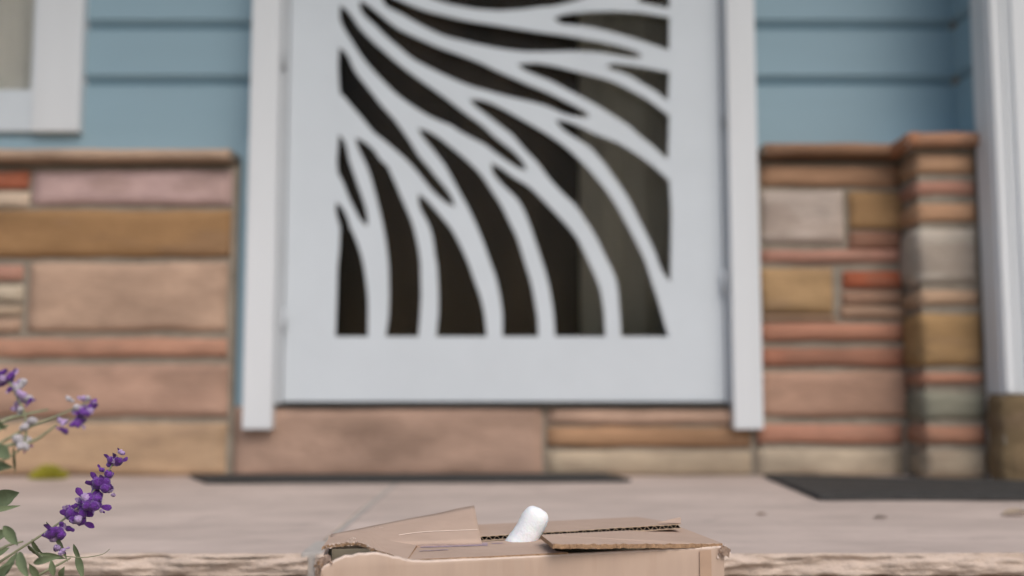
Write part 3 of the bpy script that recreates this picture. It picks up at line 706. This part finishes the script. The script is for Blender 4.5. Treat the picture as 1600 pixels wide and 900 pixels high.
# right flap: torn front edge stands a little proud of the wall
bm = bmesh.new()
fe = rough_edge(Q(864, 850.5, .0125), Q(1129, 849.5, .0018), 90, .0019, 5)
ptsr = fe + [Q(1129, 848.8, .0022), Q(1066, 824.5, .0055), Q(845, 835.5, .013)]
bm2 = bmesh.new()
plate(bm, ptsr, .0042)
for f in bm.faces:
    pass
o = link('side_flap', bm, [CARDT, CARDE], broot); o['label'] = 'right flap with rough torn front edge standing over the dark gap'
bm = bmesh.new()
for i in range(150):
    k = random.random() * 89; i0 = int(k); p = fe[i0].lerp(fe[i0 + 1], k - i0) + Vector((0, -.0006, random.uniform(-.004, .0004)))
    s = random.uniform(.0006, .0015)
    bm.faces.new([bm.verts.new(p + Vector((random.uniform(-s, s), random.uniform(-s, .2 * s), random.uniform(-s * .6, s * .6)))) for _ in range(3)])
link('frayed_paper', bm, CARDE, o)
# crushed corner
bm = bmesh.new()
for i in range(46):
    p = L(BWd - random.uniform(-.006, .010), random.uniform(-.003, .006), random.uniform(-.012, .001)); s = random.uniform(.0015, .004)
    bm.faces.new([bm.verts.new(p + Vector((random.uniform(-s, s), random.uniform(-s, s) * .6, random.uniform(-s, s)))) for _ in range(4)][:3])
link('frayed_corner', bm, [FUZZ], broot)
bm = bmesh.new()
for i in range(60):
    p = L(random.uniform(-.004, .003), random.uniform(-.003, .006), random.uniform(-.04, .004)); s = random.uniform(.001, .003)
    bm.faces.new([bm.verts.new(p + Vector((random.uniform(-s, s), random.uniform(-s, s) * .6, random.uniform(-s, s) * 1.5))) for _ in range(3)])
link('frayed_corner', bm, [CARDE], broot)
def crumple(name, c, du, dv, amp, seed, mat, parent):
    bm = bmesh.new(); n_ = 9; g_ = []
    for j in range(n_ + 1):
        g_.append([])
        for i in range(n_ + 1):
            a_, b_ = i / n_ - .5, j / n_ - .5
            p = c + du * a_ + dv * b_; q = Vector((a_ * 3.2, b_ * 3.2, seed))
            ed = 1 + (.25 * noise.noise(Vector((a_ * 9, b_ * 9, seed))) if i in (0, n_) or j in (0, n_) else 0)
            p = c + (p - c) * ed + Vector((noise.noise(q), noise.noise(q + Vector((5, 0, 0))), noise.noise(q + Vector((0, 7, 0))))) * amp
            g_[-1].append(bm.verts.new(p))
    for j in range(n_):
        for i in range(n_): bm.faces.new((g_[j][i], g_[j][i + 1], g_[j + 1][i + 1], g_[j + 1][i]))
    bmesh.ops.solidify(bm, geom=bm.faces[:], thickness=.0006)
    return link(name, bm, mat, parent)
crumple('crushed_corner', L(BWd - .001, -.0045, -.0045), Vector((.011, .003, -.004)), Vector((.001, .001, .009)), .0014, 3, CARD, broot)
crumple('crushed_corner', L(-.001, .001, -.010), Vector((.006, -.002, .004)), Vector((-.002, .002, .030)), .0045, 14, CARD, broot)
crumple('crushed_corner', L(.004, .004, .004), Vector((.009, .002, .003)), Vector((-.003, .006, .006)), .003, 19, CARDT, broot)
# paper tape down the right end of the front
bm = bmesh.new()
x0 = (1087 - 502) / 629 * BWd; x1 = (1107 - 502) / 629 * BWd
pr = None
for k in range(13):
    z = -.003 - (BH - .004) * k / 12
    r = [bm.verts.new(L(x0 + noise.noise(Vector((k, 0, 0))) * .001, -.0022, z)), bm.verts.new(L(x1, -.0022, z))]
    if pr: bm.faces.new((pr[0], r[0], r[1], pr[1]))
    pr = r
link('paper_tape', bm, new_mat('paper_tape', (.46, .315, .225, 1), .6, .3, mott=.1, mscale=30), broot)

# ---------------------------------------------------------------- packing foam piece
FOAM = bpy.data.materials.new('white_foam'); FOAM.use_nodes = True; b = FOAM.node_tree.nodes['Principled BSDF']
b.inputs['Base Color'].default_value = (.86, .89, .91, 1); b.inputs['Roughness'].default_value = .7
b.inputs['Subsurface Weight'].default_value = .3; b.inputs['Subsurface Scale'].default_value = .004
nzt = FOAM.node_tree.nodes.new('ShaderNodeTexVoronoi'); nzt.inputs['Scale'].default_value = 420
tcf = FOAM.node_tree.nodes.new('ShaderNodeTexCoord'); FOAM.node_tree.links.new(tcf.outputs['Object'], nzt.inputs['Vector'])
bpn = FOAM.node_tree.nodes.new('ShaderNodeBump'); bpn.inputs['Strength'].default_value = .35; bpn.inputs['Distance'].default_value = .0008
FOAM.node_tree.links.new(nzt.outputs['Distance'], bpn.inputs['Height']); FOAM.node_tree.links.new(bpn.outputs[0], b.inputs['Normal'])
YF = 1.10
bm = bmesh.new()
path = [at(797, 874, YF), at(808, 856, YF), at(820, 838, YF), at(832, 818, YF), at(844, 794, YF)]
rr = [.0150, .0144, .0134, .0138, .0142]
rings = []; NS = 28
def cat(P_, t):
    n_ = len(P_) - 1; k = min(int(t * n_), n_ - 1); f_ = t * n_ - k
    a, b2, c, d = P_[max(k - 1, 0)], P_[k], P_[k + 1], P_[min(k + 2, n_)]
    return .5 * ((2 * b2) + (c - a) * f_ + (2 * a - 5 * b2 + 4 * c - d) * f_ ** 2 + (3 * b2 - a - 3 * c + d) * f_ ** 3)
M = 34
for k in range(M + 1):
    t = k / M; c = cat(path, t); tan = (cat(path, min(1, t + .02)) - cat(path, max(0, t - .02))).normalized()
    r = cat([Vector((x, 0, 0)) for x in rr], t).x
    cap = max(0, (t - .76) / .24); r *= math.sqrt(max(0.0, 1 - cap ** 2.8)) if cap < 1 else .0
    capb = max(0, (.12 - t) / .12); r *= math.sqrt(max(.02, 1 - capb ** 2))
    s_ = tan.cross(Vector((0, 1, 0))).normalized(); u_ = s_.cross(tan)
    ring = []
    for j in range(NS):
        an = 2 * math.pi * j / NS
        rj = r * (1 + .05 * math.sin(an * 2 + 1) + .04 * noise.noise(Vector((math.cos(an) * 1.6, math.sin(an) * 1.6, t * 5))))
        dent = math.exp(-((an - .35) ** 2) / .09 - ((t - .88) ** 2) / .002) * .0030 + noise.noise(Vector((math.cos(an) * 4, math.sin(an) * 4, t * 14))) * .0005
        ring.append(bm.verts.new(c + s_ * math.cos(an) * (rj - dent) + u_ * math.sin(an) * (rj - dent)))
    rings.append(ring)
for A_, B_ in zip(rings, rings[1:]):
    for j in range(NS): bm.faces.new((A_[j], A_[(j + 1) % NS], B_[(j + 1) % NS], B_[j]))
bm.faces.new(rings[0][::-1]); bm.faces.new(rings[-1])
bmesh.ops.remove_doubles(bm, verts=bm.verts, dist=.00005)
bmesh.ops.recalc_face_normals(bm, faces=bm.faces)
tag(link('packing_peanut', bm, FOAM, None, True), 'white foam packing peanut sticking up between the box flaps', 'packing foam')

# ---------------------------------------------------------------- sage plant at the left
STEM = new_mat('sage_stem', (.30, .31, .20, 1), .9, .1, mott=.2, mscale=60)
LEAF = new_mat('sage_leaf', (.16, .20, .11, 1), .75, .2, mott=.25, mscale=30, bump=.6, bscale=220, bdist=.0006)
VIO = new_mat('violet_velvet', (.13, .035, .26, 1), .9, .1, mott=.5, mscale=120, bump=.8, bscale=600)
VIOL = new_mat('pale_violet', (.42, .30, .52, 1), .9, .1, mott=.4, mscale=120, bump=.8, bscale=600)
PALE = new_mat('pale_calyx', (.50, .47, .50, 1), .9, .1, mott=.25, mscale=90, bump=.8, bscale=600)
for m_ in (VIO, VIOL, PALE): m_.node_tree.nodes['Principled BSDF'].inputs['Sheen Weight'].default_value = .3
plant = empty('sage_plant', (-.62, 1.0, -.30), 'purple flowering sage plant with grey green leaves at the lower left', 'plant')
def tube(bm, pts, r0, r1, ns=7, mi=0):
    rings = []; n_ = len(pts)
    for i, p in enumerate(pts):
        t = (pts[min(i + 1, n_ - 1)] - pts[max(i - 1, 0)]).normalized()
        s_ = t.cross(Vector((.1, 1, .2))).normalized(); u_ = s_.cross(t); r = r0 + (r1 - r0) * i / (n_ - 1)
        rings.append([bm.verts.new(p + s_ * math.cos(2 * math.pi * j / ns) * r + u_ * math.sin(2 * math.pi * j / ns) * r) for j in range(ns)])
    for A_, B_ in zip(rings, rings[1:]):
        for j in range(ns):
            f = bm.faces.new((A_[j], A_[(j + 1) % ns], B_[(j + 1) % ns], B_[j])); f.smooth = True; f.material_index = mi
def curve(P_, n_=16): return [cat(P_, i / n_) for i in range(n_ + 1)]
def blob(bm, c, axis, ln, r, mi, seed):
    """a furry bell-shaped floret"""
    axis = axis.normalized(); s_ = axis.cross(Vector((.3, .9, .1))).normalized(); u_ = s_.cross(axis); NR, NS_ = 9, 12; rings = []
    for k in range(NR + 1):
        t = k / NR; r_ = r * (math.sin(t * math.pi * .86 + .12) ** .7)
        rings.append([])
        for j in range(NS_):
            an = 2 * math.pi * j / NS_; q = 1 + .32 * noise.noise(Vector((math.cos(an) * 1.8 + seed, math.sin(an) * 1.8, t * 3.5))) + random.uniform(-.10, .10)
            rings[-1].append(bm.verts.new(c + axis * ln * (t + random.uniform(-.03, .03)) + (s_ * math.cos(an) + u_ * math.sin(an)) * r_ * q))
    for A_, B_ in zip(rings, rings[1:]):
        for j in range(NS_):
            f = bm.faces.new((A_[j], A_[(j + 1) % NS_], B_[(j + 1) % NS_], B_[j])); f.material_index = mi; f.smooth = True
    for rg in (rings[0], rings[-1]): bm.faces.new(rg).material_index = mi
def petal(bm, c, axis, ln, wd, mi):
    axis = axis.normalized(); s_ = axis.cross(Vector((random.uniform(-.4, .4), 1, random.uniform(-.4, .4)))).normalized(); u_ = s_.cross(axis)
    pv = None
    for k in range(6):
        t = k / 5; w_ = wd * (.35 + math.sin(t * math.pi * .85) * .8) * (1 if k < 5 else .4)
        c_ = c + axis * ln * t + u_ * (-(t - .4) ** 2 * ln * .5)
        r = [bm.verts.new(c_ - s_ * w_ + u_ * w_ * .3), bm.verts.new(c_), bm.verts.new(c_ + s_ * w_ + u_ * w_ * .3)]
        if pv:
            for a in (0, 1):
                f = bm.faces.new((pv[a], pv[a + 1], r[a + 1], r[a])); f.material_index = mi; f.smooth = True
        pv = r
def spike(path, clusters, name='flower_spike', label=None, st=.0011):
    bm = bmesh.new(); tube(bm, curve(path, 30), st * 1.3, st * .7, mi=3)
    for (px, py, Y, size, mis, ax) in clusters:
        c0 = at(px, py, Y); k = Y / F
        mis = tuple(mis) * 2; size *= 1.0
        for i in range(len(mis)):
            an = i * 2.399 + px; off = Vector((math.cos(an), math.sin(an) * .9, math.sin(an * 1.7) * .8)) * size * k * random.uniform(.15, .45)
            d = (off * 1.3 + Vector((ax[0], random.uniform(-.3, .3), ax[1])) * size * k * .5)
            blob(bm, c0 + off * .5 - d * .35, d, size * k * random.uniform(.4, .66), size * k * random.uniform(.16, .25), mis[i], px + i * 3.3)
            if mis[i] in (0, 1) and i % 2 == 0:
                petal(bm, c0 + off * .9, d, size * k * .5, size * k * .12, random.choice((0, 0, 0, 1)))
    o = link(name, bm, [VIO, VIOL, PALE, STEM], plant)
    if label: o['label'] = label
YN = 1.05
spike([at(-40, 905, YN), at(15, 868, YN), at(62, 838, YN), at(95, 815, YN), at(130, 785, YN), at(160, 750, YN), at(184, 712, YN)],
      [(86, 836, YN - .004, 30, (0, 0, 1, 0, 0), (-.1, .3)), (88, 855, YN, 18, (1, 0), (.6, -.8)),
       (118, 808, YN, 34, (0, 0, 0, 1, 0, 0), (-.3, .3)), (107, 797, YN, 15, (0, 1), (-.5, .6)), (143, 786, YN - .003, 35, (0, 0, 0, 0, 1, 0), (.4, .2)), (158, 797, YN, 11, (1,), (.6, -.5)),
       (160, 760, YN, 31, (0, 0, 1, 0, 0), (.2, .4)), (175, 774, YN, 12, (1,), (.9, .1)), (142, 754, YN, 10, (0,), (-.7, .2)), (160, 735, YN, 14, (1, 0), (-.2, .9)), (179, 722, YN, 25, (0, 0, 1, 0), (.3, .5)), (150, 774, YN, 26, (0, 0, 0), (.1, .2)), (130, 797, YN + .004, 26, (0, 0, 0), (.1, .2)), (102, 824, YN, 20, (0, 0), (.1, .2)), (168, 745, YN, 22, (0, 0, 0), (.1, .2)), (96, 862, YN - .003, 15, (1, 1), (.8, -.5)), (188, 707, YN, 13, (1, 1), (.3, .9))],
      label='sharp deep violet flower spike leaning right')
YB = .86
spike([at(-60, 735, YB), at(0, 693, YB), at(45, 668, YB), at(85, 652, YB), at(112, 640, YB), at(138, 628, YB)],
      [(97, 660, YB, 17, (1, 1), (0, .4)), (100, 673, YB, 17, (0, 0), (-.2, -.6)), (109, 625, YB, 15, (2, 2), (0, .8)), (121, 640, YB, 24, (1, 2, 1), (.2, .4)), (122, 660, YB, 22, (0, 0, 0), (.1, -.5)),
       (138, 640, YB, 26, (0, 1, 0, 0), (.4, .1)), (135, 624, YB, 18, (1, 2, 2), (.2, .8)), (148, 630, YB, 12, (0, 1), (.6, .2))], label='blurred spike of pale and violet buds on a long stem')
spike([at(-30, 575, YB), at(8, 590, YB), at(28, 622, YB), at(40, 655, YB), at(38, 690, YB), at(18, 712, YB), at(-40, 742, YB)],
      [(-6, 590, YB, 28, (0, 1, 0, 1), (.0, .3)), (12, 592, YB, 26, (0, 0, 1, 0), (.2, .3)), (17, 606, YB, 16, (0, 0), (.2, -.5)), (31, 601, YB, 21, (2, 1, 2), (.2, .3)), (37, 622, YB, 26, (2, 1, 1), (.3, .2)), (47, 626, YB, 14, (1, 0), (.7, .1)),
       (30, 640, YB, 18, (1, 2), (-.4, -.2)), (47, 662, YB, 27, (2, 2, 1), (.0, .2)), (34, 690, YB, 28, (2, 2, 2), (-.2, .1)), (40, 700, YB, 13, (0, 1), (.3, -.6))], label='blurred arching spike of violet and white buds')
# stems down to the ground and leaves
bm = bmesh.new()
root = Vector((-.62, 1.0, -.30))
for P_ in ([root, Vector((-.66, 1.03, -.1)), at(-160, 960, YN), at(-40, 905, YN)], [root, Vector((-.63, .9, .0)), at(-220, 850, YB), at(-60, 735, YB)],
           [root, Vector((-.62, .9, .04)), at(-160, 760, YB), at(-40, 742, YB)], [at(-200, 950, 1.02), at(-60, 900, 1.02), at(0, 858, 1.02), at(36, 846, 1.02)],
           [at(-40, 905, YN), at(30, 910, YN), at(80, 888, YN), at(110, 872, YN)], [at(-60, 720, YB), at(0, 662, YB), at(40, 648, YB), at(75, 640, YB)],
           [at(-60, 745, YB), at(0, 700, YB), at(50, 690, YB), at(88, 664, YB)]):
    tube(bm, curve(P_, 18), .0022, .0009)
# thin dry stalk lying beyond
tube(bm, curve([at(95, 868, 1.06), at(130, 871, 1.07), at(160, 866, 1.08), at(171, 858, 1.08)], 12), .0006, .0003)
link('stem', bm, STEM, plant)
def leaf(bm, a, b2, wd, droop=.1, roll=0):
    n_ = 12; ax = (b2 - a); ln = ax.length; axn = ax.normalized()
    s_ = axn.cross(Vector((math.sin(roll), -math.cos(roll), .25))).normalized(); u_ = s_.cross(axn); pv = None
    for k in range(n_ + 1):
        t = k / n_; w_ = wd * .8 * ln * (math.sin(min(1, t * 1.02) * math.pi) ** .75 * (1 - t * .35)) if 0 < t < 1 else .0002
        c_ = a + ax * t + u_ * (math.sin(t * math.pi) * ln * droop)
        row = []
        for j in range(-2, 3):
            q = j / 2; row.append(bm.verts.new(c_ + s_ * w_ * q + u_ * (abs(q) ** 1.3 * w_ * .45 + noise.noise(Vector((t * 9, q * 3, ln * 50))) * w_ * .18)))
        if pv:
            for j in range(4):
                f = bm.faces.new((pv[j], pv[j + 1], row[j + 1], row[j])); f.smooth = True
        pv = row
bm = bmesh.new()
LV = [((-20, 800, 1.02), (32, 790, 1.03), .13), ((5, 822, 1.0), (28, 852, .99), .30), ((60, 865, 1.04), (104, 873, 1.06), .14), ((52, 880, 1.0), (96, 870, .99), .16), ((45, 852, 1.06), (70, 878, 1.1), .22),
      ((30, 862, 1.0), (45, 905, .98), .2), ((8, 900, .99), (28, 862, 1.0), .32), ((-15, 930, .98), (22, 872, 1.0), .28), ((72, 815, 1.045), (106, 878, 1.05), .10), ((100, 905, 1.05), (101, 885, 1.04), .35), ((84, 900, 1.03), (80, 874, 1.03), .3),
      ((120, 866, 1.08), (130, 905, 1.07), .2), ((-30, 845, 1.03), (18, 830, 1.02), .25), ((-20, 870, 1.04), (15, 856, 1.05), .3), ((60, 905, 1.0), (45, 880, .99), .25), ((115, 850, 1.08), (127, 878, 1.08), .2), ((50, 842, 1.05), (68, 866, 1.06), .25),
      ((22, 698, YB), (24, 740, YB + .02), .17), ((-20, 672, YB), (14, 664, YB + .02), .25), ((-10, 700, YB), (16, 716, YB - .02), .3), ((-25, 712, YB), (2, 728, YB), .3), ((-10, 650, YB - .03), (10, 672, YB - .02), .3)]
for k in range(46): 
    px, py = random.uniform(-260, -5), random.uniform(700, 960); Y = random.uniform(.85, 1.1); an = random.uniform(0, 6.28)
    LV.append(((px, py, Y), (px + math.cos(an) * 50, py + math.sin(an) * 38, Y + random.uniform(-.03, .03)), random.uniform(.18, .28)))
for a, b2, wd in LV: leaf(bm, at(*a), at(*b2), wd, random.uniform(-.08, .12), random.uniform(-.5, .5))
link('foliage', bm, LEAF, plant)

# ---------------------------------------------------------------- small things on the floor
bm = bmesh.new(); c = atz(80, 748, 0)
for i in range(150):
    a = random.uniform(0, 6.28); r = random.random() ** .6 * .034; p = c + Vector((math.cos(a) * r, math.sin(a) * r * .5 - .01, 0))
    q = p + Vector((math.cos(a) * .008, math.sin(a) * .004 - .004, random.uniform(.006, .032) * (1 - r / .05)))
    bm.faces.new([bm.verts.new(v) for v in (p, q + Vector((.005, 0, .002)), q + Vector((0, 0, .008)), q + Vector((-.005, -.002, 0)))])
tag(link('weed', bm, new_mat('yellow_green_leaf', (.30, .28, .035, 1), .7, .2, mott=.2)), 'small yellow green weed growing at the foot of the stone wall', 'weed')
def dry_leaf(px, py, size, label, col):
    bm = bmesh.new(); c = atz(px, py, 0); n_ = 8; pv = None
    for k in range(n_ + 1):
        t = k / n_; w_ = size * .32 * math.sin(max(.03, t * .97) * math.pi) ** .8
        row = [bm.verts.new(c + Vector(((t - .5) * size, q * w_, .002 + abs(q) * w_ * .35 + .05 * size * math.sin(t * 3.1)))) for q in (-1, 0, 1)]
        if pv:
            for j in (0, 1): bm.faces.new((pv[j], pv[j + 1], row[j + 1], row[j]))
        pv = row
    bmesh.ops.solidify(bm, geom=bm.faces[:], thickness=.0005)
    tag(link('dry_leaf', bm, new_mat('dry_leaf_' + str(px), col, .8, .1), None, True), label, 'leaf', 'dry leaves on the porch floor')
dry_leaf(1590, 806, .05, 'pale curled dry leaf on the porch floor at the right edge', (.66, .56, .44, 1))
dry_leaf(1376, 811, .022, 'small brown dry leaf on the porch floor below the wide mat', (.33, .27, .22, 1))
dry_leaf(1190, 806, .018, 'tiny tan dry leaf on the porch floor right of the box', (.38, .27, .19, 1))
